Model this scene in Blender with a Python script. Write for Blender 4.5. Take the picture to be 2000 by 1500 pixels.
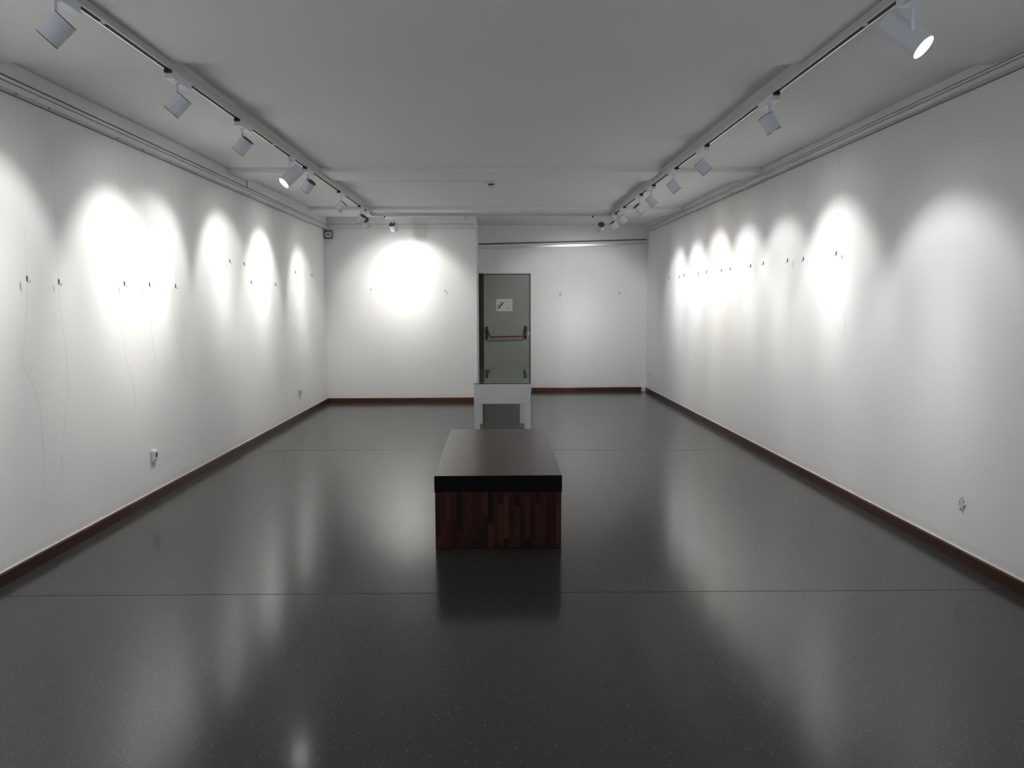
import bpy, bmesh, math, random
from mathutils import Vector, Matrix, Euler, Quaternion

random.seed(7)
for o in list(bpy.data.objects):
    bpy.data.objects.remove(o, do_unlink=True)
SC = bpy.context.scene
COL = SC.collection

# ------------------------------------------------------------------ camera
F_PX, PITCH, YAW, ROLL, CAM_H = 1618.0, math.radians(5.58), math.radians(1.07), 0.003, 1.59
fw = Vector((math.sin(YAW) * math.cos(PITCH), math.cos(YAW) * math.cos(PITCH), -math.sin(PITCH)))
rt = Vector((math.cos(YAW), -math.sin(YAW), 0))
up = rt.cross(fw)
r2 = rt * math.cos(ROLL) - up * math.sin(ROLL)
u2 = up * math.cos(ROLL) + rt * math.sin(ROLL)
cam_data = bpy.data.cameras.new('camera')
cam_data.sensor_width = 36.0
cam_data.lens = 36.0 * F_PX / 2000.0
cam_data.clip_start = 0.02
cam = bpy.data.objects.new('camera', cam_data)
COL.objects.link(cam)
cam.matrix_world = Matrix(((r2.x, u2.x, -fw.x, 0), (r2.y, u2.y, -fw.y, 0), (r2.z, u2.z, -fw.z, CAM_H), (0, 0, 0, 1)))
SC.camera = cam

# ------------------------------------------------------------------ colour management, world
SC.view_settings.view_transform = 'Standard'
SC.view_settings.look = 'None'
SC.view_settings.exposure = 1.98
SC.view_settings.gamma = 1.0
SC.view_settings.use_curve_mapping = False
world = bpy.data.worlds.new('world')
SC.world = world
world.use_nodes = True
world.node_tree.nodes['Background'].inputs[0].default_value = (0.62, 0.78, 1.0, 1)
world.node_tree.nodes['Background'].inputs[1].default_value = 0.32

SPOT_K = 0.575           # master level of the track lamps

# ------------------------------------------------------------------ materials
def new_mat(name):
    m = bpy.data.materials.new(name)
    m.use_nodes = True
    nt = m.node_tree
    return m, nt, nt.nodes['Principled BSDF']

def N(nt, typ, **kw):
    n = nt.nodes.new(typ)
    for k, v in kw.items():
        setattr(n, k, v)
    return n

def mathn(nt, op, a=None, b=None, c=None, clamp=False):
    n = nt.nodes.new('ShaderNodeMath')
    n.operation = op
    n.use_clamp = clamp
    for i, v in enumerate((a, b, c)):
        if v is None:
            continue
        if isinstance(v, (int, float)):
            n.inputs[i].default_value = v
        else:
            nt.links.new(v, n.inputs[i])
    return n.outputs[0]

def mixc(nt, fac, a, b):
    n = nt.nodes.new('ShaderNodeMix')
    n.data_type = 'RGBA'
    for sock, v in ((n.inputs[0], fac), (n.inputs[6], a), (n.inputs[7], b)):
        if isinstance(v, (int, float)):
            sock.default_value = v
        elif isinstance(v, tuple):
            sock.default_value = (*v, 1) if len(v) == 3 else v
        else:
            nt.links.new(v, sock)
    return n.outputs[2]

def noise(nt, scale, detail=2.0, rough=0.5, vec=None):
    n = nt.nodes.new('ShaderNodeTexNoise')
    n.inputs['Scale'].default_value = scale
    n.inputs['Detail'].default_value = detail
    n.inputs['Roughness'].default_value = rough
    if vec is not None:
        nt.links.new(vec, n.inputs['Vector'])
    return n.outputs['Fac']

def pos(nt):
    return nt.nodes.new('ShaderNodeNewGeometry').outputs['Position']

def simple(name, col, rough=0.5, metal=0.0, var=0.03, scale=20.0, bump=0.0, spec=0.5):
    """plain coloured surface with a faint procedural variation"""
    m, nt, b = new_mat(name)
    tc = nt.nodes.new('ShaderNodeTexCoord').outputs['Object']
    f = noise(nt, scale, 3, 0.5, tc)
    dark = tuple(c * (1 - var) for c in col)
    lite = tuple(min(1, c * (1 + var)) for c in col)
    nt.links.new(mixc(nt, f, dark, lite), b.inputs['Base Color'])
    b.inputs['Roughness'].default_value = rough
    b.inputs['Metallic'].default_value = metal
    b.inputs['Specular IOR Level'].default_value = spec
    if bump:
        bn = nt.nodes.new('ShaderNodeBump')
        bn.inputs['Strength'].default_value = bump
        bn.inputs['Distance'].default_value = 0.002
        nt.links.new(f, bn.inputs['Height'])
        nt.links.new(bn.outputs[0], b.inputs['Normal'])
    return m

def wall_paint():
    m, nt, b = new_mat('white_wall_paint')
    p = pos(nt)
    sep = nt.nodes.new('ShaderNodeSeparateXYZ')
    nt.links.new(p, sep.inputs[0])
    big = noise(nt, 0.9, 4, 0.55, p)
    base = mixc(nt, big, (0.865, 0.865, 0.86), (0.895, 0.895, 0.89))
    # a band of brownish scuffing left by the mop just above the baseboards
    edge = nt.nodes.new('ShaderNodeMapRange')
    edge.inputs[1].default_value = 0.07
    edge.inputs[2].default_value = 0.15
    edge.inputs[3].default_value = 1.0
    edge.inputs[4].default_value = 0.0
    nt.links.new(sep.outputs[2], edge.inputs[0])
    sc = noise(nt, 6.0, 5, 0.6, p)
    stain = mathn(nt, 'MULTIPLY', edge.outputs[0], sc)
    stain = mathn(nt, 'MULTIPLY', stain, 0.55, clamp=True)
    col = mixc(nt, stain, base, (0.50, 0.43, 0.34))
    # tiny chips
    vo = nt.nodes.new('ShaderNodeTexVoronoi')
    vo.inputs['Scale'].default_value = 2.2
    nt.links.new(p, vo.inputs['Vector'])
    chip = mathn(nt, 'LESS_THAN', vo.outputs['Distance'], 0.012)
    col = mixc(nt, mathn(nt, 'MULTIPLY', chip, 0.45), col, (0.35, 0.32, 0.28))
    nt.links.new(col, b.inputs['Base Color'])
    b.inputs['Roughness'].default_value = 0.62
    b.inputs['Specular IOR Level'].default_value = 0.25
    bn = nt.nodes.new('ShaderNodeBump')
    bn.inputs['Strength'].default_value = 0.12
    bn.inputs['Distance'].default_value = 0.004
    nt.links.new(noise(nt, 14.0, 5, 0.6, p), bn.inputs['Height'])
    nt.links.new(bn.outputs[0], b.inputs['Normal'])
    return m

def floor_mat():
    m, nt, b = new_mat('speckled_grey_floor')
    p = pos(nt)
    big = noise(nt, 0.8, 4, 0.6, p)
    fine = noise(nt, 160.0, 3, 0.7, p)
    c = mixc(nt, big, (0.030, 0.031, 0.028), (0.040, 0.041, 0.038))
    c = mixc(nt, mathn(nt, 'MULTIPLY', fine, 0.5), c, (0.055, 0.056, 0.052))
    # pale stone flecks
    for scale, thr, keep, colr in ((62.0, 0.17, 0.86, (0.26, 0.255, 0.235)), (120.0, 0.25, 0.76, (0.12, 0.12, 0.11)), (26.0, 0.11, 0.96, (0.004, 0.004, 0.004))):
        vo = nt.nodes.new('ShaderNodeTexVoronoi')
        vo.voronoi_dimensions = '2D'
        vo.inputs['Scale'].default_value = scale
        nt.links.new(p, vo.inputs['Vector'])
        sp = nt.nodes.new('ShaderNodeSeparateColor')
        nt.links.new(vo.outputs['Color'], sp.inputs[0])
        size = mathn(nt, 'MULTIPLY', sp.outputs[1], thr)
        a = mathn(nt, 'LESS_THAN', vo.outputs['Distance'], size)
        k = mathn(nt, 'GREATER_THAN', sp.outputs[0], keep)
        c = mixc(nt, mathn(nt, 'MULTIPLY', a, k), c, colr)
    nt.links.new(c, b.inputs['Base Color'])
    r = nt.nodes.new('ShaderNodeMapRange')
    r.inputs[3].default_value = FLOOR_R[0]
    r.inputs[4].default_value = FLOOR_R[1]
    nt.links.new(noise(nt, 1.7, 4, 0.6, p), r.inputs[0])
    nt.links.new(r.outputs[0], b.inputs['Roughness'])
    b.inputs['IOR'].default_value = 1.5
    bn = nt.nodes.new('ShaderNodeBump')
    bn.inputs['Strength'].default_value = 0.05
    bn.inputs['Distance'].default_value = 0.001
    nt.links.new(noise(nt, 55.0, 3, 0.6, p), bn.inputs['Height'])
    nt.links.new(bn.outputs[0], b.inputs['Normal'])
    # worn polish: a clear sheen with a softer haze over it
    b2 = nt.nodes.new('ShaderNodeBsdfPrincipled')
    nt.links.new(c, b2.inputs['Base Color'])
    b2.inputs['Roughness'].default_value = 0.29
    b2.inputs['IOR'].default_value = 1.5
    nt.links.new(bn.outputs[0], b2.inputs['Normal'])
    mx = nt.nodes.new('ShaderNodeMixShader')
    mx.inputs[0].default_value = 0.30
    nt.links.new(b.outputs[0], mx.inputs[1])
    nt.links.new(b2.outputs[0], mx.inputs[2])
    out = [n for n in nt.nodes if n.type == 'OUTPUT_MATERIAL'][0]
    nt.links.new(mx.outputs[0], out.inputs[0])
    return m

def stave_mat(name, cols, width, length, rough, axis_w=0, axis_l=2, grain=1.0, spec=0.5):
    """glued hardwood staves: each stave has its own tone"""
    m, nt, b = new_mat(name)
    tc = nt.nodes.new('ShaderNodeTexCoord').outputs['Object']
    sep = nt.nodes.new('ShaderNodeSeparateXYZ')
    nt.links.new(tc, sep.inputs[0])
    w = mathn(nt, 'FLOOR', mathn(nt, 'DIVIDE', sep.outputs[axis_w], width))
    wn = nt.nodes.new('ShaderNodeTexWhiteNoise')
    wn.noise_dimensions = '1D'
    nt.links.new(w, wn.inputs['W'])
    l = mathn(nt, 'DIVIDE', sep.outputs[axis_l], length)
    l = mathn(nt, 'FLOOR', mathn(nt, 'ADD', l, mathn(nt, 'MULTIPLY', wn.outputs['Value'], 5.0)))
    wn2 = nt.nodes.new('ShaderNodeTexWhiteNoise')
    wn2.noise_dimensions = '1D'
    nt.links.new(mathn(nt, 'ADD', mathn(nt, 'MULTIPLY', w, 7.31), mathn(nt, 'MULTIPLY', l, 3.17)), wn2.inputs['W'])
    ramp = nt.nodes.new('ShaderNodeValToRGB')
    ramp.color_ramp.interpolation = 'LINEAR'
    while len(ramp.color_ramp.elements) < len(cols):
        ramp.color_ramp.elements.new(0.5)
    for i, c in enumerate(cols):
        ramp.color_ramp.elements[i].position = i / (len(cols) - 1)
        ramp.color_ramp.elements[i].color = (*c, 1)
    nt.links.new(wn2.outputs['Value'], ramp.inputs[0])
    mp = nt.nodes.new('ShaderNodeMapping')
    sc = [60, 60, 60]
    sc[axis_l] = 3
    mp.inputs['Scale'].default_value = sc
    nt.links.new(tc, mp.inputs['Vector'])
    g = noise(nt, 1.0, 5, 0.6, mp.outputs[0])
    gg = mathn(nt, 'MULTIPLY', mathn(nt, 'SUBTRACT', g, 0.35, clamp=True), 1.1 * grain, clamp=True)
    col = mixc(nt, gg, ramp.outputs[0], (0.006, 0.0025, 0.0018))
    nt.links.new(col, b.inputs['Base Color'])
    b.inputs['Roughness'].default_value = rough
    b.inputs['Specular IOR Level'].default_value = spec
    bn = nt.nodes.new('ShaderNodeBump')
    bn.inputs['Strength'].default_value = 0.08
    bn.inputs['Distance'].default_value = 0.001
    nt.links.new(g, bn.inputs['Height'])
    nt.links.new(bn.outputs[0], b.inputs['Normal'])
    return m

def emit(name, col, strength):
    m = bpy.data.materials.new(name)
    m.use_nodes = True
    nt = m.node_tree
    nt.nodes.clear()
    e = nt.nodes.new('ShaderNodeEmission')
    e.inputs[0].default_value = (*col, 1)
    e.inputs[1].default_value = strength
    o = nt.nodes.new('ShaderNodeOutputMaterial')
    nt.links.new(e.outputs[0], o.inputs[0])
    return m

FLOOR_R = (0.12, 0.16)
M = {}
M['wall'] = wall_paint()
M['ceil'] = simple('ceiling_paint', (0.84, 0.84, 0.845), 0.8, var=0.02, scale=1.2, bump=0.02, spec=0.2)
M['trim'] = simple('white_trim_paint', (0.76, 0.76, 0.755), 0.45, var=0.03, scale=8)
M['groove'] = simple('groove_shade_paint', (0.12, 0.12, 0.115), 0.7)  # dark grey puts the shade of the rail gaps into the colour
M['alu'] = simple('satin_aluminium', (0.62, 0.62, 0.61), 0.35, metal=0.6, var=0.02)
M['floor'] = floor_mat()
M['filler'] = simple('pale_filler', (0.82, 0.74, 0.68), 0.6, var=0.08, scale=4)
M['joint'] = simple('dark_floor_joint', (0.008, 0.008, 0.008), 0.8)
M['base'] = stave_mat('mahogany_baseboard', [(0.026, 0.007, 0.0045), (0.040, 0.011, 0.006), (0.065, 0.019, 0.009)], 40.0, 1.9, 0.35, 0, 1, 0.9, 0.35)
M['basex'] = stave_mat('mahogany_baseboard_across', [(0.055, 0.014, 0.007), (0.10, 0.030, 0.012), (0.13, 0.042, 0.016)], 40.0, 1.3, 0.32, 1, 0, 0.9)
M['staves'] = stave_mat('dark_red_staves', [(0.012, 0.0045, 0.0035), (0.035, 0.010, 0.006), (0.060, 0.017, 0.009), (0.095, 0.030, 0.014)], 0.034, 0.27, 0.55, spec=0.25)
M['benchtop'] = stave_mat('dark_bench_top_wood', [(0.045, 0.020, 0.015), (0.06, 0.026, 0.018), (0.075, 0.032, 0.022)], 0.045, 0.6, 0.24, 0, 1)
M['benchedge'] = simple('near_black_bench_edge', (0.0045, 0.004, 0.0055), 0.6, var=0.3, scale=9, spec=0.15)
M['lampwhite'] = simple('white_powder_coat', (0.76, 0.80, 0.87), 0.42, var=0.02)
M['lampgrey'] = simple('dark_grey_back_cap', (0.10, 0.10, 0.10), 0.55)
M['black'] = simple('black_plastic', (0.008, 0.008, 0.008), 0.45)
M['trackwhite'] = simple('white_track_aluminium', (0.60, 0.60, 0.59), 0.4, var=0.02)
M['tracklip'] = simple('bright_track_lip', (0.92, 0.92, 0.90), 0.22, metal=0.85, var=0.02)
M['slot'] = simple('black_track_slot', (0.004, 0.004, 0.004), 0.7)
M['door'] = simple('grey_green_door_paint', (0.27, 0.285, 0.255), 0.42, var=0.05, scale=3)
M['jamb'] = simple('black_jamb', (0.007, 0.007, 0.006), 0.45)
M['jamblite'] = simple('grey_jamb_edge', (0.07, 0.075, 0.065), 0.4)
M['red'] = simple('dark_red_bar', (0.23, 0.018, 0.014), 0.35)
M['tablewhite'] = simple('white_lacquer', (0.86, 0.87, 0.89), 0.4, var=0.02)
M['plastic'] = simple('white_socket_plastic', (0.78, 0.78, 0.75), 0.35, var=0.02)
M['greyplastic'] = simple('grey_housing', (0.13, 0.13, 0.12), 0.5)
M['metal'] = simple('tarnished_hook_metal', (0.16, 0.15, 0.13), 0.4, metal=0.7)
M['wire'] = simple('nylon_line', (0.5, 0.49, 0.47), 0.3)
M['paper'] = simple('white_paper', (0.60, 0.60, 0.61), 0.6, var=0.02)
M['ink'] = simple('black_ink', (0.006, 0.006, 0.006), 0.6)
M['greyink'] = simple('grey_ink', (0.22, 0.22, 0.22), 0.6)
M['plaster'] = simple('rough_plaster', (0.70, 0.68, 0.65), 0.8, var=0.08, scale=60, bump=0.25)
M['lens'] = emit('lit_lens', (1.0, 0.97, 0.92), 9.0)
M['lensoff'] = emit('lit_lens_small', (1.0, 0.96, 0.9), 8.0)

def glass_mat():
    m, nt, b = new_mat('green_tinted_glass')
    b.inputs['Base Color'].default_value = (0.80, 0.90, 0.85, 1)
    b.inputs['Roughness'].default_value = 0.01
    b.inputs['IOR'].default_value = 1.5
    b.inputs['Transmission Weight'].default_value = 1.0
    f = noise(nt, 3.0, 2)
    nt.links.new(mixc(nt, f, (0.78, 0.89, 0.84), (0.82, 0.92, 0.87)), b.inputs['Base Color'])
    return m
M['glass'] = glass_mat()

# ------------------------------------------------------------------ mesh helpers
def bm_box(bm, x0, x1, y0, y1, z0, z1):
    vs = [bm.verts.new(c) for c in ((x0, y0, z0), (x1, y0, z0), (x1, y1, z0), (x0, y1, z0), (x0, y0, z1), (x1, y0, z1), (x1, y1, z1), (x0, y1, z1))]
    fs = []
    for f in ((0, 3, 2, 1), (4, 5, 6, 7), (0, 1, 5, 4), (1, 2, 6, 5), (2, 3, 7, 6), (3, 0, 4, 7)):
        fs.append(bm.faces.new([vs[i] for i in f]))
    return vs, fs

def bm_hexa(bm, a, b):
    """a, b: quads (4 points each) joined into a solid"""
    va = [bm.verts.new(p) for p in a]
    vb = [bm.verts.new(p) for p in b]
    bm.faces.new(va[::-1])
    bm.faces.new(vb)
    for i in range(4):
        j = (i + 1) % 4
        bm.faces.new((va[i], va[j], vb[j], vb[i]))

def bm_cyl(bm, p0, p1, r0, r1=None, seg=24, cap=True):
    p0, p1 = Vector(p0), Vector(p1)
    r1 = r0 if r1 is None else r1
    d = (p1 - p0).normalized()
    a = d.orthogonal().normalized()
    b = d.cross(a)
    R0, R1 = [], []
    for i in range(seg):
        t = 2 * math.pi * i / seg
        v = a * math.cos(t) + b * math.sin(t)
        R0.append(bm.verts.new(p0 + v * r0))
        R1.append(bm.verts.new(p1 + v * r1))
    for i in range(seg):
        j = (i + 1) % seg
        bm.faces.new((R0[i], R0[j], R1[j], R1[i]))
    if cap:
        bm.faces.new(R0[::-1])
        bm.faces.new(R1)

def bm_lathe(bm, prof, seg=40, close=False):
    """prof: list of (r, z) revolved about local z"""
    rings = []
    for r, z in prof:
        if r < 1e-6:
            rings.append([bm.verts.new((0, 0, z))])
        else:
            rings.append([bm.verts.new((r * math.cos(2 * math.pi * i / seg), r * math.sin(2 * math.pi * i / seg), z)) for i in range(seg)])
    for k in range(len(rings) - 1):
        A, B = rings[k], rings[k + 1]
        for i in range(seg):
            j = (i + 1) % seg
            if len(A) == 1 and len(B) > 1:
                bm.faces.new((A[0], B[j], B[i]))
            elif len(B) == 1 and len(A) > 1:
                bm.faces.new((A[i], A[j], B[0]))
            elif len(A) > 1:
                bm.faces.new((A[i], A[j], B[j], B[i]))

def bm_tube(bm, pts, r, seg=6, smooth=4):
    pts = [Vector(p) for p in pts]
    if smooth and len(pts) > 2:
        out = []
        for i in range(len(pts) - 1):
            p0 = pts[max(i - 1, 0)]
            p1, p2 = pts[i], pts[i + 1]
            p3 = pts[min(i + 2, len(pts) - 1)]
            for k in range(smooth):
                t = k / smooth
                out.append(0.5 * ((2 * p1) + (p2 - p0) * t + (2 * p0 - 5 * p1 + 4 * p2 - p3) * t * t + (3 * p1 - p0 - 3 * p2 + p3) * t ** 3))
        out.append(pts[-1])
        pts = out
    rings = []
    prev = None
    for i, p in enumerate(pts):
        d = (pts[min(i + 1, len(pts) - 1)] - pts[max(i - 1, 0)]).normalized()
        if prev is None:
            a = d.orthogonal().normalized()
        else:
            a = (prev - d * prev.dot(d))
            a = a.normalized() if a.length > 1e-6 else d.orthogonal().normalized()
        prev = a
        b = d.cross(a)
        rings.append([bm.verts.new(p + (a * math.cos(2 * math.pi * k / seg) + b * math.sin(2 * math.pi * k / seg)) * r) for k in range(seg)])
    for A, B in zip(rings, rings[1:]):
        for i in range(seg):
            j = (i + 1) % seg
            bm.faces.new((A[i], A[j], B[j], B[i]))
    bm.faces.new(rings[0][::-1])
    bm.faces.new(rings[-1])

def bm_rrect(bm, cx, cz, w, h, r, y0, y1, seg=6):
    pts = []
    for qx, qz, a0 in ((1, 1, 0), (-1, 1, 90), (-1, -1, 180), (1, -1, 270)):
        for k in range(seg + 1):
            a = math.radians(a0 + 90 * k / seg)
            pts.append((cx + qx * (w / 2 - r) + r * math.cos(a), cz + qz * (h / 2 - r) + r * math.sin(a)))
    A = [bm.verts.new((x, y0, z)) for x, z in pts]
    B = [bm.verts.new((x, y1, z)) for x, z in pts]
    bm.faces.new(A); bm.faces.new(B[::-1])
    for i in range(len(pts)):
        j = (i + 1) % len(pts)
        bm.faces.new((A[i], A[j], B[j], B[i]))

def obj(name, bm, mat, parent=None, smooth=False, bevel=0.0, seg=2):
    bmesh.ops.recalc_face_normals(bm, faces=bm.faces)
    me = bpy.data.meshes.new(name)
    bm.to_mesh(me)
    bm.free()
    o = bpy.data.objects.new(name, me)
    COL.objects.link(o)
    if isinstance(mat, (list, tuple)):
        for mm in mat:
            me.materials.append(mm)
    else:
        me.materials.append(mat)
    if smooth:
        for p in me.polygons:
            p.use_smooth = True
        es = o.modifiers.new('edge', 'EDGE_SPLIT')
        es.split_angle = math.radians(35)
    if bevel:
        b = o.modifiers.new('bevel', 'BEVEL')
        b.width = bevel
        b.segments = seg
        b.limit_method = 'ANGLE'
    if parent is not None:
        o.parent = parent
    return o

def box_obj(name, dims, mat, parent=None, bevel=0.0):
    bm = bmesh.new()
    bm_box(bm, *dims)
    return obj(name, bm, mat, parent, bevel=bevel)

def thing(name, label, cat, loc=(0, 0, 0), group=None):
    o = bpy.data.objects.new(name, None)
    o.empty_display_size = 0.1
    COL.objects.link(o)
    o.location = loc
    o['label'] = label
    o['category'] = cat
    if group:
        o['group'] = group
    return o

def tag(o, label, cat, group=None):
    o['label'] = label
    o['category'] = cat
    if group:
        o['group'] = group
    return o

def struct(o, label=None):
    o['kind'] = 'structure'
    if label:
        o['label'] = label
    return o

def copy_tree(o, parent=None):
    c = o.copy()
    COL.objects.link(c)
    if parent is not None:
        c.parent = parent
        c.matrix_parent_inverse = o.matrix_parent_inverse.copy()
    for ch in list(o.children):
        copy_tree(ch, c)
    return c

# ------------------------------------------------------------------ room shell
def XL(y): return -2.815 + 0.0109 * (y - 4.6)      # left wall face
def XR(y): return 2.86 - 0.01554 * (y - 4.32)      # right wall face
Y0, YB, YR = -3.0, 13.32, 14.85                    # wall behind camera, left end wall, recess wall
XC = -0.31                                         # corner of the recess
ZH, ZL = 2.96, 2.915                               # ceiling, underside of its shallow beams
BEAMS = [(Y0 - 0.2, 4.76), (8.6, 9.18), (12.0, 12.95)]

bm = bmesh.new()
bm_hexa(bm, [(-3.2, Y0 - .2, -.2), (3.3, Y0 - .2, -.2), (3.3, YR + .2, -.2), (-3.2, YR + .2, -.2)],
        [(-3.2, Y0 - .2, 0), (3.3, Y0 - .2, 0), (3.3, YR + .2, 0), (-3.2, YR + .2, 0)])
floor = struct(obj('floor', bm, M['floor']), 'dark grey speckled polished floor reflecting the lit walls')

bm = bmesh.new()
bm_box(bm, -3.2, 3.3, Y0 - .2, YR + .2, ZH, ZH + .2)
struct(obj('ceiling', bm, M['ceil']), 'grey white painted ceiling')
for k, (a, b) in enumerate(BEAMS):
    struct(box_obj('trim_%d' % (17 + k), (-3.19, 3.29, a + .001, b, ZL, ZH), M['ceil']), 'shallow beam across the ceiling, %s from the camera' % ('nearest', 'second', 'farthest')[k])

def side_wall(name, fx, sgn, ya, yb, label):
    bm = bmesh.new()
    t = 0.15 * sgn
    bm_hexa(bm, [(fx(ya), ya, -.05), (fx(ya) + t, ya, -.05), (fx(yb) + t, yb, -.05), (fx(yb), yb, -.05)],
            [(fx(ya), ya, ZH), (fx(ya) + t, ya, ZH), (fx(yb) + t, yb, ZH), (fx(yb), yb, ZH)])
    return struct(obj(name, bm, M['wall']), label)
side_wall('wall_left', XL, -1, Y0, YB + .1, 'long white gallery wall on the left washed by spotlights')
side_wall('wall_right', XR, 1, Y0, YR, 'long white gallery wall on the right washed by spotlights')
bm = bmesh.new()
bm_box(bm, -3.1, -1.2, Y0 - .15, Y0, -.05, ZH)
bm_box(bm, 1.2, 3.2, Y0 - .15, Y0, -.05, ZH)
bm_box(bm, -1.2, 1.2, Y0 - .15, Y0, 2.35, ZH)  # unseen opening added here so cool fill light reaches the room
struct(obj('wall_front', bm, M['wall']), 'white wall behind the viewer with a wide opening added for cool fill light')
struct(box_obj('wall_back', (XL(YB) - .02, XC, YB, YB + .14, -.05, ZH), M['wall']), 'white end wall on the left with one bright pool of light')
struct(box_obj('wall_return', (XC - .14, XC, YB + .14, YR, -.05, ZH), M['wall']), 'short return wall beside the door recess')
struct(box_obj('wall_recess', (XC - .14, XR(YR) + .15, YR, YR + .15, -.05, ZH), M['wall']), 'white recessed end wall holding the grey door')

# floor joints: thin dark strips let into the floor
nj = 0
for yj, sl in ((4.435, -0.009), (8.90, -0.03)):
    bm = bmesh.new()
    a, b = XL(yj), XR(yj)
    w = 0.0022
    y_a, y_b = yj + sl * (a - 0) * 1.0, yj + sl * b
    bm_hexa(bm, [(a, y_a - w, -.002), (b, y_b - w, -.002), (b, y_b + w, -.002), (a, y_a + w, -.002)],
            [(a, y_a - w, .0006), (b, y_b - w, .0006), (b, y_b + w, .0006), (a, y_a + w, .0006)])
    nj += 1
    struct(obj('trim_%d' % nj, bm, M['joint']), 'thin dark joint line across the floor')

def rail_piece(bm, fx, s, ya, yb, off, za, zb_top_a, z2a, z2b):
    """box following the wall: off from wall, z from za..zb at each end"""
    bm_hexa(bm, [(fx(ya), ya, za), (fx(ya) + s * off, ya, za), (fx(ya) + s * off, ya, zb_top_a), (fx(ya), ya, zb_top_a)],
            [(fx(yb), yb, z2a), (fx(yb) + s * off, yb, z2a), (fx(yb) + s * off, yb, z2b), (fx(yb), yb, z2b)])

# baseboards
HB, TB = 0.075, 0.014
def base_side(name, fx, s, ya, yb, label):
    bm = bmesh.new()
    prof = [(0, 0), (TB, 0), (TB, HB - .010), (TB - .004, HB - .002), (TB - .007, HB), (0, HB)]
    A = [bm.verts.new((fx(ya) + s * o_, ya, z)) for o_, z in prof]
    B = [bm.verts.new((fx(yb) + s * o_, yb, z)) for o_, z in prof]
    bm.faces.new(A); bm.faces.new(B[::-1])
    for i in range(len(prof)):
        j = (i + 1) % len(prof)
        bm.faces.new((A[i], A[j], B[j], B[i]))
    o = struct(obj(name, bm, M['base']), label)
    bm = bmesh.new()
    rail_piece(bm, fx, s, ya, yb, .008, HB, HB + .006, HB, HB + .006)
    obj('filler_line', bm, M['filler'], o)
    return o
base_side('baseboard_left', XL, 1, Y0, YB, 'dark red wood baseboard along the left wall')
base_side('baseboard_right', XR, -1, Y0, YR, 'dark red wood baseboard along the right wall')
def base_back(name, xa, xb, y, label):
    bm = bmesh.new()
    prof = [(0, 0), (TB, 0), (TB, HB - .010), (TB - .004, HB - .002), (TB - .007, HB), (0, HB)]
    A = [bm.verts.new((xa, y - o_, z)) for o_, z in prof]
    B = [bm.verts.new((xb, y - o_, z)) for o_, z in prof]
    bm.faces.new(A); bm.faces.new(B[::-1])
    for i in range(len(prof)):
        j = (i + 1) % len(prof)
        bm.faces.new((A[i], A[j], B[j], B[i]))
    o = struct(obj(name, bm, M['basex']), label)
    box_obj('filler_line', (xa, xb, y - .007, y, HB, HB + .004), M['filler'], o)
    return o
base_back('baseboard_back', XL(YB) + TB, XC, YB, 'reddish wood baseboard along the left end wall')
base_back('baseboard_recess', 0.63, 2.61, YR, 'dark wood baseboard along the recessed end wall')
# white stub where the recess baseboard stops short of the corner
bm = bmesh.new()
bm_box(bm, 2.612, XR(YR) - .002, YR - .05, YR, 0, 0.088)
struct(obj('trim_3', bm, M['trim'], bevel=.003), 'white boxed stub in the far right corner at floor level')

# picture rail and board under the ceiling
def cornice(n, fx, s, z0f, ya, yb, gaps, lab, h1, h2, gw):
    bm = bmesh.new()
    a, b = z0f(ya), z0f(yb)
    rail_piece(bm, fx, s, ya, yb, .064, a, a + h1, b, b + h1)
    rail_piece(bm, fx, s, ya, yb, .060, a + h1 + .008, a + h2, b + h1 + .008, b + h2)
    struct(obj('trim_%d' % n, bm, M['trim']), 'white two step picture rail ' + lab)
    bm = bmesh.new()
    rail_piece(bm, fx, s, ya, yb, .0035, a - .0035, a + .002, b - .0035, b + .002)  # dark strip painted in as contact shade under the rail
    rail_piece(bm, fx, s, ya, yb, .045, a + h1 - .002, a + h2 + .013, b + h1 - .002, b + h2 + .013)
    struct(obj('trim_%d' % (n + 1), bm, M['groove']), 'grey strips painting the shade behind and under the picture rail ' + lab)
    bm = bmesh.new()
    ys = [ya] + [g for gg in gaps for g in gg] + [yb]
    for i in range(0, len(ys), 2):
        p, q = ys[i], ys[i + 1]
        rail_piece(bm, fx, s, p, q, .060, z0f(p) + h2 + gw, ZH + .01, z0f(q) + h2 + gw, ZH + .01)
    struct(obj('trim_%d' % (n + 2), bm, M['trim']), 'white board between picture rail and ceiling ' + lab)
ZRL = lambda y: 2.803 - 0.0052 * (y - 4.9)
ZRR = lambda y: 2.851 - 0.0012 * (y - 4.6)
cornice(4, XL, 1, ZRL, Y0, YB, [(9.205, 9.26)], 'along the left wall', .034, .062, .010)
cornice(7, XR, -1, ZRR, Y0, 14.62, [], 'along the right wall', .027, .050, .006)
bm = bmesh.new()
xa, xb = XL(YB) + .06, XC - .01
bm_box(bm, xa, xb, YB - .035, YB, 2.757, 2.789)
bm_box(bm, xa, xb, YB - .060, YB, 2.789, 2.830)
struct(obj('trim_10', bm, M['trim']), 'white picture rail along the left end wall')
struct(box_obj('trim_11', (xa, xb, YB - .055, YB, 2.836, ZH), M['trim']), 'white board above the rail on the left end wall')
struct(box_obj('trim_12', (xa, xb, YB - .03, YB, 2.83, 2.836), M['groove']), 'groove strip with painted shade on the left end wall')
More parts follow.
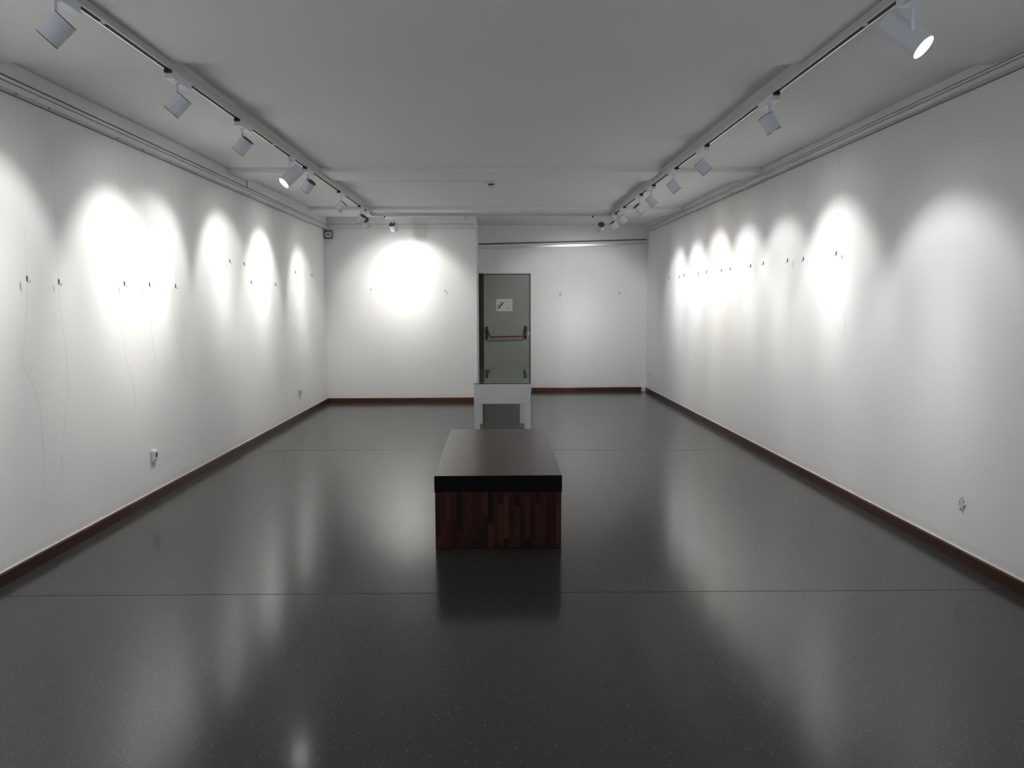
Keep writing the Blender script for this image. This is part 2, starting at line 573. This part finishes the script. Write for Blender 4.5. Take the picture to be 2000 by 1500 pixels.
# slanting rail across the recess
def slant(name, off, za0, zb0, za1, zb1, mat, lab):
    bm = bmesh.new()
    x0, x1 = XC, XR(YR) - .02
    bm_hexa(bm, [(x0, YR, za0), (x0, YR - off, za0), (x0, YR - off, zb0), (x0, YR, zb0)],
            [(x1, YR, za1), (x1, YR - off, za1), (x1, YR - off, zb1), (x1, YR, zb1)])
    return struct(obj(name, bm, mat), lab)
slant('trim_13', .030, 2.543, 2.576, 2.623, 2.655, M['alu'], 'lower lip of the slanting rail above the door')
slant('trim_14', .045, 2.576, 2.613, 2.655, 2.693, M['trim'], 'white face of the slanting rail above the door')
slant('trim_15', .020, 2.613, 2.640, 2.693, 2.716, M['groove'], 'groove strip with painted shade on top of the slanting rail')  # shade of the gap put into the grey of this strip
# access hatch
bm = bmesh.new()
bm_box(bm, 0.012, 0.222, YR - .006, YR, 2.225, 2.54)
struct(obj('trim_16', bm, M['wall'], bevel=.002), 'flush painted access hatch above the door')

# ------------------------------------------------------------------ door
DX0, DX1, DZ = -0.222, 0.596, 2.095
bm = bmesh.new()
bm_box(bm, DX0, DX1 - .008, YR - .048, YR - .006, 0.006, DZ - .008)
door = struct(obj('door_1', bm, M['door'], bevel=.003), 'grey green metal fire door with red push bar')
bm = bmesh.new()
bm_box(bm, DX1 - .004, DX1 + .016, YR - .03, YR, 0, DZ + .012)
bm_box(bm, DX0 - .09, DX1 + .016, YR - .03, YR, DZ - .002, DZ + .014)
obj('door_frame', bm, M['jamblite'], door)
bm = bmesh.new()
bm_box(bm, XC + .002, DX0 - .002, YR - .045, YR, 0, DZ + .02)
obj('door_jamb', bm, M['jamb'], door)
bm = bmesh.new()
for xx, w in ((XC + .012, .006), (XC + .048, .009), (XC + .075, .006)):
    bm_box(bm, xx, xx + w, YR - .056, YR - .045, 0, DZ + (.01 if w < .008 else -.12))
obj('jamb_edge', bm, M['jamblite'], door)
def bracket(cx, zt, zb, arm):
    bm = bmesh.new()
    bm_box(bm, cx - .021, cx + .021, YR - .105, YR - .048, zt - .10, zt)
    bm_box(bm, cx - .017, cx + .017, YR - .078, YR - .048, zb, zt - .10)
    b_ = obj('bar_bracket', bm, M['black'], door, bevel=.006)
    bm = bmesh.new()
    bm_tube(bm, [(cx + arm[0], YR - .10, zt - .07), (cx + arm[1], YR - .125, zt - .12), (cx + arm[2], YR - .145, zt - .176)], .013, 10)
    obj('bar_arm', bm, M['black'], b_, smooth=True)
    return b_
bracket(-0.170, 1.172, 0.945, (.014, .035, .056))
bracket(0.522, 1.180, 0.958, (-.004, -.006, -.010))
bm = bmesh.new()
bm_cyl(bm, (-0.118, YR - .145, 0.992), (0.508, YR - .145, 1.004), .0135, seg=20)
obj('push_bar', bm, M['red'], door, smooth=True)
bm = bmesh.new()
bm_box(bm, DX1 - .03, DX1 - .006, YR - .053, YR - .048, 1.02, 1.08)
obj('strike_plate', bm, M['alu'], door)

# sign on the door
SY = YR - .0485
sign = thing('door_sign', 'white paper sign with a staircase symbol on the grey door', 'sign', (0.145, SY, 1.555))
W2, H2 = 0.145, 0.108
box_obj('sheet', (-W2, W2, -.002, 0, -H2, H2), M['paper'], sign)
def sx(u): return -W2 + u * 2 * W2            # u,v in 0..1 from the top left of the sheet
def sz(v): return H2 - v * 2 * H2
bm = bmesh.new()
step = [(.07, .745), (.175, .745), (.175, .655), (.235, .655), (.235, .555), (.30, .555), (.30, .445), (.37, .445), (.37, .325), (.455, .325)]
t = .016
for (u0, v0), (u1, v1) in zip(step, step[1:]):
    x0, x1 = sorted((sx(u0), sx(u1))); z0, z1 = sorted((sz(v0), sz(v1)))
    bm_box(bm, x0 - t / 2 * (x0 == x1), x1 + t / 2 * (x0 == x1), -.0032, -.0018, z0 - t / 2, z1 + t / 2)
for u, v in ((.265, .30), (.115, .51)):
    bm_cyl(bm, (sx(u), -.0032, sz(v)), (sx(u), -.0018, sz(v)), .0105, seg=14)
obj('staircase_symbol', bm, M['ink'], sign)
def text_part(name, body, size, u, v, mat, parent, y=-.0022):
    cu = bpy.data.curves.new(name, 'FONT')
    cu.body = body
    cu.size = size
    cu.align_x = 'RIGHT'
    cu.extrude = .0004
    o = bpy.data.objects.new(name, cu)
    COL.objects.link(o)
    dg = bpy.context.evaluated_depsgraph_get()
    me = bpy.data.meshes.new_from_object(o.evaluated_get(dg))
    bpy.data.objects.remove(o, do_unlink=True)
    me.transform(Matrix.Rotation(math.radians(90), 4, 'X'))
    o = bpy.data.objects.new(name, me)
    COL.objects.link(o)
    me.materials.clear()
    me.materials.append(mat)
    o.location = (sx(u), y, sz(v))
    o.parent = parent
    return o
text_part('text_line', 'EXPOSICI\u00d3N', .0195, .91, .245, M['ink'], sign)
text_part('text_line', 'Piso', .026, .91, .565, M['greyink'], sign)
text_part('text_line', 'SALA 1', .0285, .91, .785, M['ink'], sign)

# ------------------------------------------------------------------ lighting tracks
TZ = 2.877                      # underside of the tracks
TXL, TXR, TY = -1.80, 1.73, 12.46
TW = 0.036
def track(name, label, p, q, inner, parent_mat=None):
    """p, q ends in plan; inner = unit vector (plan) to the room's centre"""
    t = thing(name, label, 'track', (p[0], p[1], TZ), 'lighting tracks')
    P, Q = Vector((p[0], p[1], 0)), Vector((q[0], q[1], 0))
    L = (Q - P).length
    d = (Q - P).normalized()
    n = Vector((inner[0], inner[1], 0))
    def strip(bm, a0, a1, n0, n1, z0, z1):
        pts = []
        for a, nn in ((a0, n0), (a1, n0), (a1, n1), (a0, n1)):
            pts.append(d * a + n * nn)
        bm_hexa(bm, [(v.x, v.y, z0) for v in pts], [(v.x, v.y, z1) for v in pts])
    h = ZL - TZ
    bm = bmesh.new()
    strip(bm, 0, L, .0095, TW / 2, 0, h)
    strip(bm, 0, L, -TW / 2, -.0140, .0005, h)
    obj('housing', bm, M['trackwhite'], t)
    bm = bmesh.new()
    strip(bm, 0.02, L - .02, -.0140, .0095, .0012, .016)
    obj('slot', bm, M['slot'], t)
    bm = bmesh.new()
    strip(bm, 0.0, L, -TW / 2, -.0140, -.0012, .0005)
    obj('lip', bm, M['tracklip'], t)
    return t, strip
tl, s1 = track('lighting_track', 'long white ceiling lighting track along the left side of the room', (TXL, 0.5), (TXL, TY + .018), (1, 0))
tr, s2 = track('lighting_track', 'long white ceiling lighting track along the right side of the room', (TXR, 0.5), (TXR, TY + .018), (-1, 0))
tc, s3 = track('lighting_track', 'short white lighting track crossing the far end of the room', (TXL + .019, TY), (TXR - .019, TY), (0, -1))
for t, st in ((tl, s1), (tr, s2)):
    for a, b in ((4.762, 8.55), (9.182, 11.95)):
        bm = bmesh.new()
        st(bm, a - .5, b - .5, -TW / 2 - .004, TW / 2 + .002, ZL - TZ, ZH - TZ - .0005)
        obj('batten', bm, M['trackwhite'], t)
    for yj in (3.96, 6.9):
        bm = bmesh.new()
        st(bm, yj - .5, yj - .46, -.006, .006, -.0008, .001)
        obj('joiner', bm, M['trackwhite'], t)
bm = bmesh.new()
bm_cyl(bm, (1.32, -.005, .002), (1.345, -.005, -.055), .016, .008, 14)
obj('feed_connector', bm, M['trackwhite'], tc, smooth=True)

# ------------------------------------------------------------------ spotlights
def add_spot(parent, z, size, blend, radius=0.03):
    ld = bpy.data.lights.new('beam', 'SPOT')
    ld.spot_size = math.radians(size)
    ld.spot_blend = blend
    ld.shadow_soft_size = radius
    lo = bpy.data.objects.new('beam', ld)
    COL.objects.link(lo)
    lo.parent = parent
    lo.location = (0, 0, z)
    return lo

def make_lamp(kind):
    root = bpy.data.objects.new('track_spotlight', None)
    COL.objects.link(root)
    root.empty_display_size = .05
    long_ = kind == 'long'
    bm = bmesh.new()
    if long_:
        bm_box(bm, -.022, .022, -.05, .05, -.036, 0)
        bm_cyl(bm, (.0, 0, -.036), (.0, 0, -.05), .02, seg=20)
    else:
        bm_box(bm, -.025, .025, -.11, .17, -.045, 0)
    obj('adapter', bm, M['lampwhite'], root, bevel=.004)
    if not long_:
        bm = bmesh.new()
        bm_box(bm, -.020, .020, -.135, -.105, -.018, -.001)
        obj('latch', bm, M['black'], root, bevel=.005)
    bm = bmesh.new()
    if long_:
        bm_box(bm, -.007, .007, -.066, -.060, -.165, -.03)
        bm_box(bm, -.007, .007, -.066, -.02, -.045, -.032)
    else:
        bm_cyl(bm, (0, 0, -.045), (0, 0, -.13), .0085, seg=16)
        bm_cyl(bm, (0, 0, -.045), (0, 0, -.052), .016, seg=20)
    obj('stem', bm, M['lampwhite'], root, smooth=not long_)
    R, L = (.056, .205) if long_ else (.050, .112)
    bm = bmesh.new()
    h = L / 2
    bm_lathe(bm, [(R - .004, h - .004), (R, h - .004), (R, -h + .003), (R - .0025, -h), (R - .006, -h), (R - .006, -h + .040), (0, -h + .040)], 48)
    head = obj('lamp_head', bm, M['lampwhite'], root, smooth=True)
    head.location = (0, 0, -.163) if not long_ else (0, 0, -.160)
    bm = bmesh.new()
    bm_lathe(bm, [(0, h - .010), (R - .004, h - .010), (R - .004, h - .001), (R - .0005, h), (R - .0005, h - .004)] if not long_ else
             [(0, h), (R - .008, h), (R - .0005, h - .004)], 48)
    obj('back_cap', bm, M['lampgrey'] if not long_ else M['lampwhite'], head, smooth=True)
    bm = bmesh.new()
    bm_lathe(bm, [(R - .0062, -h + .034), (R - .0060, -h + .034), (R - .0060, -h + .0018), (R + .0002, -h + .0018), (R + .0002, -h - .0006), (R - .0062, -h - .0006), (R - .0062, -h + .034)], 48)
    if not long_:
        obj('front_ring', bm, M['black'], head, smooth=True)
    else:
        bm.free()
    bm = bmesh.new()
    zl = -h + .036 if not long_ else -h + .001
    bm_lathe(bm, [(0, zl), (R - .0065 if not long_ else R - .002, zl)], 48)
    obj('lens', bm, M['lens'] if long_ else M['lensoff'], head)
    add_spot(head, -h - .004, 80, 1.0)
    return root

PROTO = {'short': make_lamp('short'), 'long': make_lamp('long')}
USED = set()
def place_lamp(kind, x, y, target, power, col, size, label, soft=13, core=15, field=0.42, spill=0.045, turn=0.0, group='track spotlights'):
    root = PROTO[kind] if kind not in USED else copy_tree(PROTO[kind])
    USED.add(kind)
    root.location = (x, y, TZ - .0015)
    root['label'] = label
    root['category'] = 'spotlight'
    root['group'] = group
    root.rotation_euler = (0, 0, turn)
    head = [c for c in root.children if c.name.startswith('lamp_head')][0]
    hw = Vector((x, y, TZ)) + Matrix.Rotation(turn, 3, 'Z') @ Vector(head.location)
    d = (Vector(target) - hw).normalized()
    q = (-d).to_track_quat('Z', 'Y')
    head.rotation_mode = 'QUATERNION'
    head.rotation_quaternion = Quaternion((0, 0, 1), -turn) @ q
    lo = [c for c in head.children if c.type == 'LIGHT'][0]
    ld = lo.data.copy()
    lo.data = ld
    ld.energy = power * SPOT_K
    ld.color = col
    ld.spot_size = math.radians(116)
    ld.spot_blend = 0.6
    # reflector profile: a hot core, an even field cut off by the can, and faint stray light
    ld.use_nodes = True
    nt = ld.node_tree
    em = [n for n in nt.nodes if n.type == 'EMISSION'][0]
    tc = nt.nodes.new('ShaderNodeTexCoord')
    sp = nt.nodes.new('ShaderNodeSeparateXYZ')
    nt.links.new(tc.outputs['Normal'], sp.inputs[0])
    c = mathn(nt, 'ABSOLUTE', sp.outputs[2])
    ang = mathn(nt, 'ARCCOSINE', mathn(nt, 'MINIMUM', c, 1.0))
    q = mathn(nt, 'DIVIDE', ang, math.radians(core))
    g = mathn(nt, 'EXPONENT', mathn(nt, 'MULTIPLY', mathn(nt, 'MULTIPLY', q, q), -1.0))
    mr = nt.nodes.new('ShaderNodeMapRange')
    mr.interpolation_type = 'SMOOTHSTEP'
    mr.inputs[1].default_value = math.radians(size / 2 - soft)
    mr.inputs[2].default_value = math.radians(size / 2 + 1.0)
    mr.inputs[3].default_value = 1.0
    mr.inputs[4].default_value = 0.0
    nt.links.new(ang, mr.inputs[0])
    body = mathn(nt, 'MULTIPLY', mathn(nt, 'ADD', mathn(nt, 'MULTIPLY', g, 1.0 - field), field), mr.outputs[0])
    st = mathn(nt, 'ADD', body, spill)
    nt.links.new(st, em.inputs['Strength'])
    return root

WARM = (1.0, 0.972, 0.93)
NEUT = (1.0, 0.982, 0.965)
COOL = (0.97, 0.985, 1.0)
YEL = (1.0, 0.97, 0.87)
HZ = TZ - .163
def tgt(x, y, xw, yt, tilt):
    dist = math.hypot(xw - x, yt - y)
    return (xw, yt, HZ - dist * math.tan(math.radians(tilt)))
LZ = TZ - .160
# kind, stem y, wall y aimed at, tilt below horizontal, power, colour, cone
LEFT = [
    ('short', 3.56, 3.40, 46, 60, WARM, 95, 'white can spotlight on the left track, nearest the camera, cut by the frame top'),
    ('short', 4.86, 4.66, 49, 34, WARM, 82, 'white can spotlight second from the camera on the left track'),
    ('short', 6.08, 6.20, 49, 54, WARM, 78, 'white can spotlight third from the camera on the left track'),
    ('long', 7.50, 7.02, 40, 58, WARM, 78, 'long white cylinder spotlight with its lit face showing, on the left track'),
    ('short', 8.14, 8.58, 47, 52, WARM, 83, 'white can spotlight just behind the long lit one on the left track'),
    ('short', 9.84, 9.88, 47, 66, WARM, 75, 'white can spotlight sixth from the camera on the left track'),
    ('short', 11.27, 11.80, 50, 54, WARM, 75, 'white can spotlight overlapping another near the far end of the left track'),
]
RIGHT = [
    ('long', 3.59, 3.10, 43, 52, COOL, 78, 'long white cylinder spotlight with glowing face, nearest on the right track'),
    ('short', 5.33, 5.17, 59, 48, COOL, 84, 'white can spotlight second from the camera on the right track'),
    ('short', 7.02, 6.86, 47, 60, NEUT, 76, 'white can spotlight third from the camera on the right track'),
    ('short', 8.17, 8.08, 52, 42, NEUT, 83, 'white can spotlight fourth from the camera on the right track'),
    ('short', 9.32, 9.25, 49, 48, NEUT, 81, 'white can spotlight fifth from the camera on the right track'),
    ('short', 10.10, 10.40, 45, 58, YEL, 77, 'white can spotlight sixth from the camera on the right track'),
    ('short', 11.40, 11.40, 48, 54, COOL, 75, 'white can spotlight seventh from the camera on the right track'),
    ('short', 12.20, 12.50, 49, 50, COOL, 75, 'white can spotlight last on the right track, next to the cross track'),
]
for kind, y, yt, tilt, pw, col, size, lab in LEFT:
    place_lamp(kind, TXL, y, tgt(TXL, y, XL(yt), yt, tilt) if kind == 'short' else (TXL - .606, y - .409, LZ - .682), pw, col, size, lab)
for kind, y, yt, tilt, pw, col, size, lab in RIGHT:
    place_lamp(kind, TXR, y, tgt(TXR, y, XR(yt), yt, tilt) if kind == 'short' else (TXR + .56, y - .47, LZ - .682), pw, col, size, lab)
# unseen pair of lamps added out of frame to lift the ambient light
for k, y in enumerate((2.1,)):
    place_lamp('short', TXL, y, tgt(TXL, y, XL(y), y, 46), 95, WARM, 84, 'unseen can spotlight added on the left track as fill, out of frame')
    place_lamp('short', TXR, y, tgt(TXR, y, XR(y), y, 46), 95, COOL, 84, 'unseen can spotlight added on the right track as fill, out of frame')
# the pair aimed at the end walls
place_lamp('short', TXL, 11.72, (-1.50, YB, 1.60), 54, WARM, 76, 'white can spotlight at the very end of the left track, aimed at the end wall')
place_lamp('short', -1.52, TY, (-1.32, YB, 1.80), 30, WARM, 88, 'white can spotlight hanging from the cross track, left end', turn=-math.pi / 2)
place_lamp('short', 1.56, TY, (1.40, YR, 1.1), 62, NEUT, 80, 'white can spotlight hanging from the cross track, right end, showing its dark back', turn=-math.pi / 2)

# ------------------------------------------------------------------ bench
BX0, BX1, BY0, BY1, BH, BT = -.405, .42, 5.258, 7.243, .483, .107
bench = thing('bench', 'low dark wooden gallery bench in the middle of the floor', 'bench', ((BX0 + BX1) / 2, (BY0 + BY1) / 2, 0))
hx, hy = (BX1 - BX0) / 2, (BY1 - BY0) / 2
bm = bmesh.new()
vs, fs = bm_box(bm, -hx, hx, -hy, hy, BH - BT, BH)
o = obj('seat_slab', bm, [M['benchedge'], M['benchtop']], bench, bevel=.0025)
for p in o.data.polygons:
    if p.normal.z > .9:
        p.material_index = 1
for nm, d in (('end_panel', (-hx + .004, hx - .004, -hy + .004, -hy + .03)), ('end_panel', (-hx + .004, hx - .004, hy - .03, hy - .004)),
              ('side_panel', (-hx + .004, -hx + .03, -hy + .03, hy - .03)), ('side_panel', (hx - .03, hx - .004, -hy + .03, hy - .03))):
    mt = M['staves']
    if nm == 'side_panel':
        mt = M.setdefault('staves_side', stave_mat('dark_red_staves_side', [(0.012, 0.0045, 0.0035), (0.035, 0.010, 0.006), (0.060, 0.017, 0.009), (0.095, 0.030, 0.014)], 0.034, 0.27, 0.55, 1, 2, spec=0.25))
    box_obj(nm, (*d, .004, BH - BT), mt, bench, bevel=.001)
box_obj('plinth', (-hx + .012, hx - .012, -hy + .012, hy - .012, 0, .004), M['benchedge'], bench)

# ------------------------------------------------------------------ showcase table
VX0, VX1, VY0, VY1, VH = -.251, .374, 9.03, 10.95, .714
table = thing('display_table', 'white display table with a glass top behind the bench', 'table', ((VX0 + VX1) / 2, (VY0 + VY1) / 2, 0))
tx, ty = (VX1 - VX0) / 2, (VY1 - VY0) / 2
bm = bmesh.new()
w = .018
zb, zt = VH - .163, VH - .008
bm_box(bm, -tx, tx, -ty, -ty + w, zb, zt)
bm_box(bm, -tx, tx, ty - w, ty, zb, zt)
bm_box(bm, -tx, -tx + w, -ty + w, ty - w, zb, zt)
bm_box(bm, tx - w, tx, -ty + w, ty - w, zb, zt)
obj('case_sides', bm, M['tablewhite'], table, bevel=.001)
box_obj('case_floor', (-tx + w, tx - w, -ty + w, ty - w, zb, zb + .012), M['tablewhite'], table)
box_obj('glass_top', (-tx, tx, -ty, ty, zt + .0003, VH), M['glass'], table, bevel=.001)
bm = bmesh.new()
za = VH - .225
f = .001
lw = .0652
bm_box(bm, -tx + lw, tx - lw, -ty + f, -ty + .022, za, zb - .0015)
bm_box(bm, -tx + lw, tx - lw, ty - .022, ty - f, za, zb - .0015)
bm_box(bm, -tx + f, -tx + .022, -ty + lw, ty - lw, za, zb - .0015)
bm_box(bm, tx - .022, tx - f, -ty + lw, ty - lw, za, zb - .0015)
obj('apron', bm, M['tablewhite'], table, bevel=.001)
for i in (-1, 1):
    for j in (-1, 1):
        x0, x1 = sorted((i * (tx - .001), i * (tx - .065)))
        y0, y1 = sorted((j * (ty - .001), j * (ty - .065)))
        box_obj('leg', (x0, x1, y0, y1, 0, zb - .001), M['tablewhite'], table, bevel=.002)

# ------------------------------------------------------------------ hangers
def make_hook(bm, p, s=1.0):
    x, y, z = p
    bm_cyl(bm, (x, y, z + .018 * s), (x, y, z - .012 * s), .0062 * s, .0052 * s, 10)
    bm_cyl(bm, (x, y, z + .018 * s), (x, y, z + .026 * s), .0052 * s, .002 * s, 10)

def hanger(p, top_z, wall_n, tail, label, group, second=None):
    """nylon line from the rail with a little clamp hook; wall_n points from the wall into the room"""
    x, y, z = p
    t = thing('picture_hanger', label, 'picture hanger', (x, y, z), group)
    n = Vector(wall_n)
    side = Vector((0, 1, 0)) if abs(n.x) > .5 else Vector((1, 0, 0))
    bm = bmesh.new()
    bm_tube(bm, [(0, 0, top_z - z), (.001, 0, (top_z - z) * .5), (0, 0, 0)], .00035, 6, 1)
    if tail:
        pts = [Vector((0, 0, 0))] + [Vector(q) - Vector((x, y, z)) for q in tail]
        bm_tube(bm, pts, .0006, 6, 4)
    obj('wire', bm, M['wire'], t, smooth=True)
    bm = bmesh.new()
    make_hook(bm, (0, 0, 0), .95)
    c = n * .012
    pts = [n * .002 + Vector((0, 0, -.010)), n * .010 + Vector((0, 0, -.018)) + side * .003, n * .015 + Vector((0, 0, -.012)) + side * .005, n * .015 + Vector((0, 0, -.004)) + side * .006]
    bm_tube(bm, pts, .0016, 8, 3)
    obj('hook', bm, M['metal'], t, smooth=True)
    bm = bmesh.new()
    bm_box(bm, -.004, .004, -.004, .004, top_z - z - .008, top_z - z)
    obj('slider', bm, M['metal'], t, bevel=.002)
    return t

LH = [(-2.766,4.977,1.737),(-2.762,5.325,1.727),(-2.752,6.231,1.738),(-2.747,6.666,1.740),(-2.742,7.188,1.738),(-2.726,8.623,2.021),(-2.721,9.091,2.017),(-2.719,9.323,1.825),(-2.708,10.292,1.823),(-2.697,11.285,2.009),(-2.687,12.231,1.999)]
RH = [(2.682,12.888,1.969),(2.692,12.214,1.964),(2.697,11.934,1.977),(2.709,11.137,1.971),(2.715,10.728,1.976),(2.726,10.058,1.970),(2.731,9.703,1.974),(2.743,8.959,1.977),(2.749,8.549,1.985),(2.760,7.871,1.978),(2.766,7.479,1.972),(2.777,6.784,1.981)]
FH = [(-1.991,13.275,1.806),(-0.815,13.275,1.787)]
CH = [(1.138,14.805,1.741),(2.188,14.805,1.756)]
LT = {
 0: [(-2.781,4.999,1.695),(-2.781,4.981,1.574),(-2.781,4.950,1.424),(-2.782,4.913,1.275),(-2.782,4.903,1.230),(-2.781,4.922,1.208),(-2.781,4.954,1.166),(-2.781,5.006,1.099),(-2.780,5.036,1.018),(-2.780,5.057,0.953),(-2.780,5.069,0.794),(-2.780,5.058,0.637),(-2.780,5.025,0.325)],
 1: [(-2.777,5.351,1.702),(-2.777,5.355,1.572),(-2.777,5.375,1.409),(-2.776,5.395,1.243),(-2.776,5.387,1.044),(-2.777,5.348,0.916),(-2.777,5.307,0.756),(-2.778,5.278,0.661),(-2.778,5.248,0.435)],
 2: [(-2.767,6.217,1.681),(-2.768,6.189,1.493),(-2.767,6.214,1.265),(-2.767,6.258,1.128),(-2.766,6.329,0.985),(-2.766,6.363,0.805)],
 3: [(-2.762,6.698,1.708),(-2.762,6.693,1.484),(-2.762,6.725,1.237),(-2.762,6.744,1.141),(-2.762,6.683,1.120),(-2.763,6.638,1.144),(-2.763,6.581,1.140)],
 4: [(-2.757,7.167,1.694),(-2.757,7.183,1.432),(-2.756,7.248,1.209),(-2.755,7.370,1.043),(-2.754,7.409,0.967),(-2.756,7.249,0.999),(-2.758,7.114,0.997)],
}
RT = {
 11: [(2.792,6.747,1.942),(2.792,6.735,1.797),(2.792,6.753,1.652),(2.793,6.718,1.590),(2.794,6.655,1.528),(2.794,6.610,1.447),(2.795,6.603,1.365),(2.794,6.637,1.306),(2.793,6.695,1.312),(2.792,6.760,1.381),(2.791,6.803,1.422),(2.789,6.930,1.483),(2.787,7.080,1.503)],
 9: [(2.775,7.855,1.929),(2.776,7.824,1.543),(2.776,7.772,1.061),(2.776,7.804,0.962),(2.774,7.904,0.869),(2.773,7.988,0.882),(2.772,8.031,0.898)],
}
FT = {0: [(-1.994,13.290,1.774),(-1.999,13.290,1.531),(-2.051,13.290,1.369),(-2.071,13.290,1.165),(-2.050,13.290,1.002),(-1.978,13.290,0.911),(-1.881,13.290,0.894),(-1.806,13.290,0.943)],
      1: [(-0.816,13.290,1.771),(-0.802,13.290,1.527),(-0.796,13.290,1.324),(-0.822,13.290,1.201),(-0.791,13.290,1.038),(-0.767,13.290,0.939),(-0.818,13.290,0.750)]}
CT = {0: [(1.139,14.820,1.696),(1.158,14.820,1.514),(1.167,14.820,1.405),(1.076,14.820,1.341),(1.085,14.820,1.259),(1.131,14.820,1.168),(1.104,14.820,1.104),(1.113,14.820,1.040),(1.195,14.820,1.167)]}
ORD = ['first', 'second', 'third', 'fourth', 'fifth', 'sixth', 'seventh', 'eighth', 'ninth', 'tenth', 'eleventh', 'twelfth']
for i, p in enumerate(LH):
    hanger(p, ZRL(p[1]) + .001, (1, 0, 0), LT.get(i), 'small metal hook on a nylon line, %s from the camera on the left wall' % ORD[i], 'picture hangers on the left wall')
for i, p in enumerate(RH):
    hanger(p, ZRR(p[1]) + .001, (-1, 0, 0), RT.get(i), 'small metal hook on a nylon line, %s from the camera on the right wall' % ORD[11 - i], 'picture hangers on the right wall')
for i, p in enumerate(FH):
    hanger(p, 2.791, (0, -1, 0), FT.get(i), 'small metal hook on a nylon line, %s of the bright pool, end wall' % ('left', 'right')[i], 'picture hangers on the end walls')
for i, p in enumerate(CH):
    hanger(p, 2.585 + .027 * (p[0] + .3), (0, -1, 0), CT.get(i), 'small metal hook on a nylon line in the door recess, %s of the two' % ('left', 'right')[i], 'picture hangers on the end walls')

# ------------------------------------------------------------------ sockets, sensor, smoke detector
def socket(fx, s, y, z, w, h, d, label):
    t = thing('wall_socket', label, 'socket', (fx(y), y, z))
    bm = bmesh.new()
    x0, x1 = sorted((0, s * d))
    bm_box(bm, x0, x1, -w / 2, w / 2, -h / 2, h / 2)
    obj('socket_box', bm, M['plastic'], t, bevel=.005)
    bm = bmesh.new()
    x0, x1 = sorted((s * d, s * (d + .006)))
    bm_box(bm, x0, x1, -w / 2 + .008, w / 2 - .008, -h / 2 + .012, h / 2 - .006)
    cov = obj('cover_plate', bm, M['plastic'], t, bevel=.003)
    bm = bmesh.new()
    bm_cyl(bm, (s * (d + .0035), .004, .006), (s * (d + .0067), .004, .006), .022, seg=24)
    obj('socket_recess', bm, M['greyplastic'], cov, smooth=True)
    return t
socket(XL, 1, 6.69, .367, .088, .092, .022, 'white surface socket low on the left wall, nearer of the two')
socket(XL, 1, 11.50, .357, .08, .088, .022, 'white surface socket low on the left wall near the far corner')
socket(XR, -1, 14.42, .335, .075, .08, .02, 'white socket low on the right wall in the far corner')
# plastered-over box on the right wall
bm = bmesh.new()
rnd = random.Random(3)
yc, zc = 4.93, .36
X_ = XR(yc)
pts = []
for k in range(14):
    a = 2 * math.pi * k / 14
    r = .048 * (1 + .28 * rnd.uniform(-1, 1))
    pts.append((math.cos(a) * r * .8, math.sin(a) * r * 1.05))
outer = [bm.verts.new((0, a, b)) for a, b in pts]
mid = [bm.verts.new((-.003 - .004 * rnd.random(), a * .78, b * .78)) for a, b in pts]
inn = [bm.verts.new((-.001 - .004 * rnd.random(), a * .42, b * .42)) for a, b in pts]
c0 = bm.verts.new((-.006, 0, 0))
for A, B in ((outer, mid), (mid, inn)):
    for k in range(14):
        j = (k + 1) % 14
        bm.faces.new((A[k], A[j], B[j], B[k]))
for k in range(14):
    bm.faces.new((inn[k], inn[(k + 1) % 14], c0))
patch = tag(obj('plaster_patch', bm, M['plaster']), 'ragged plaster patch on the right wall near the camera', 'plaster patch')
patch.location = (X_ - .0005, yc, zc)
for (a, b, r) in ((.022, .012, .006), (.026, -.012, .005), (-.02, .006, .005), (0, -.036, .006)):
    bm = bmesh.new()
    bm_cyl(bm, (-.0075, -a, b), (-.002, -a, b), r * .7, seg=10)
    obj('hole', bm, M['greyplastic'], patch)

sens = thing('wall_sensor', 'small rounded box with two black round holes in the far left corner', 'sensor', (-2.645, YB, 2.676))
bm = bmesh.new()
bm_rrect(bm, 0, 0, .138, .134, .035, -.035, 0)
obj('housing', bm, M['greyplastic'], sens)
bm = bmesh.new()
bm_rrect(bm, .006, -.003, .112, .096, .040, -.05, -.034)
face = obj('face_plate', bm, M['trackwhite'], sens, bevel=.006, seg=3)
for dx in (-.012, .020):
    bm = bmesh.new()
    bm_cyl(bm, (dx, -.0525, -.002), (dx, -.045, -.002), .0105, seg=18)
    obj('hole', bm, M['black'], face, smooth=True)
box_obj('link_slot', (-.012, .02, -.0512, -.046, -.005, -.001), M['black'], face)

det = thing('smoke_detector', 'white smoke detector on the ceiling in the middle of the far half', 'smoke detector', (-.05, 9.40, ZH))
bm = bmesh.new()
bm_lathe(bm, [(0, 0), (.055, 0), (.055, -.045), (.050, -.052), (0, -.052)], 32)
obj('base', bm, M['trackwhite'], det, smooth=True)
bm = bmesh.new()
bm_lathe(bm, [(0, -.052), (.034, -.052), (.034, -.068), (0, -.068)], 32)
obj('sensing_chamber', bm, M['black'], det, smooth=True)
bm = bmesh.new()
bm_lathe(bm, [(0, -.068), (.042, -.068), (.040, -.078), (.02, -.084), (0, -.085)], 32)
obj('cap', bm, M['trackwhite'], det, smooth=True)
bm = bmesh.new()
bm_cyl(bm, (-1.78, 9.42, ZH - .010), (-.115, 9.40, ZH - .010), .010, seg=12)
bm_cyl(bm, (-.145, 9.40, ZH - .012), (-.115, 9.40, ZH - .012), .014, seg=12)
tag(obj('cable_conduit', bm, M['trim'], smooth=True), 'thin white cable conduit running along the ceiling to the smoke detector', 'conduit')
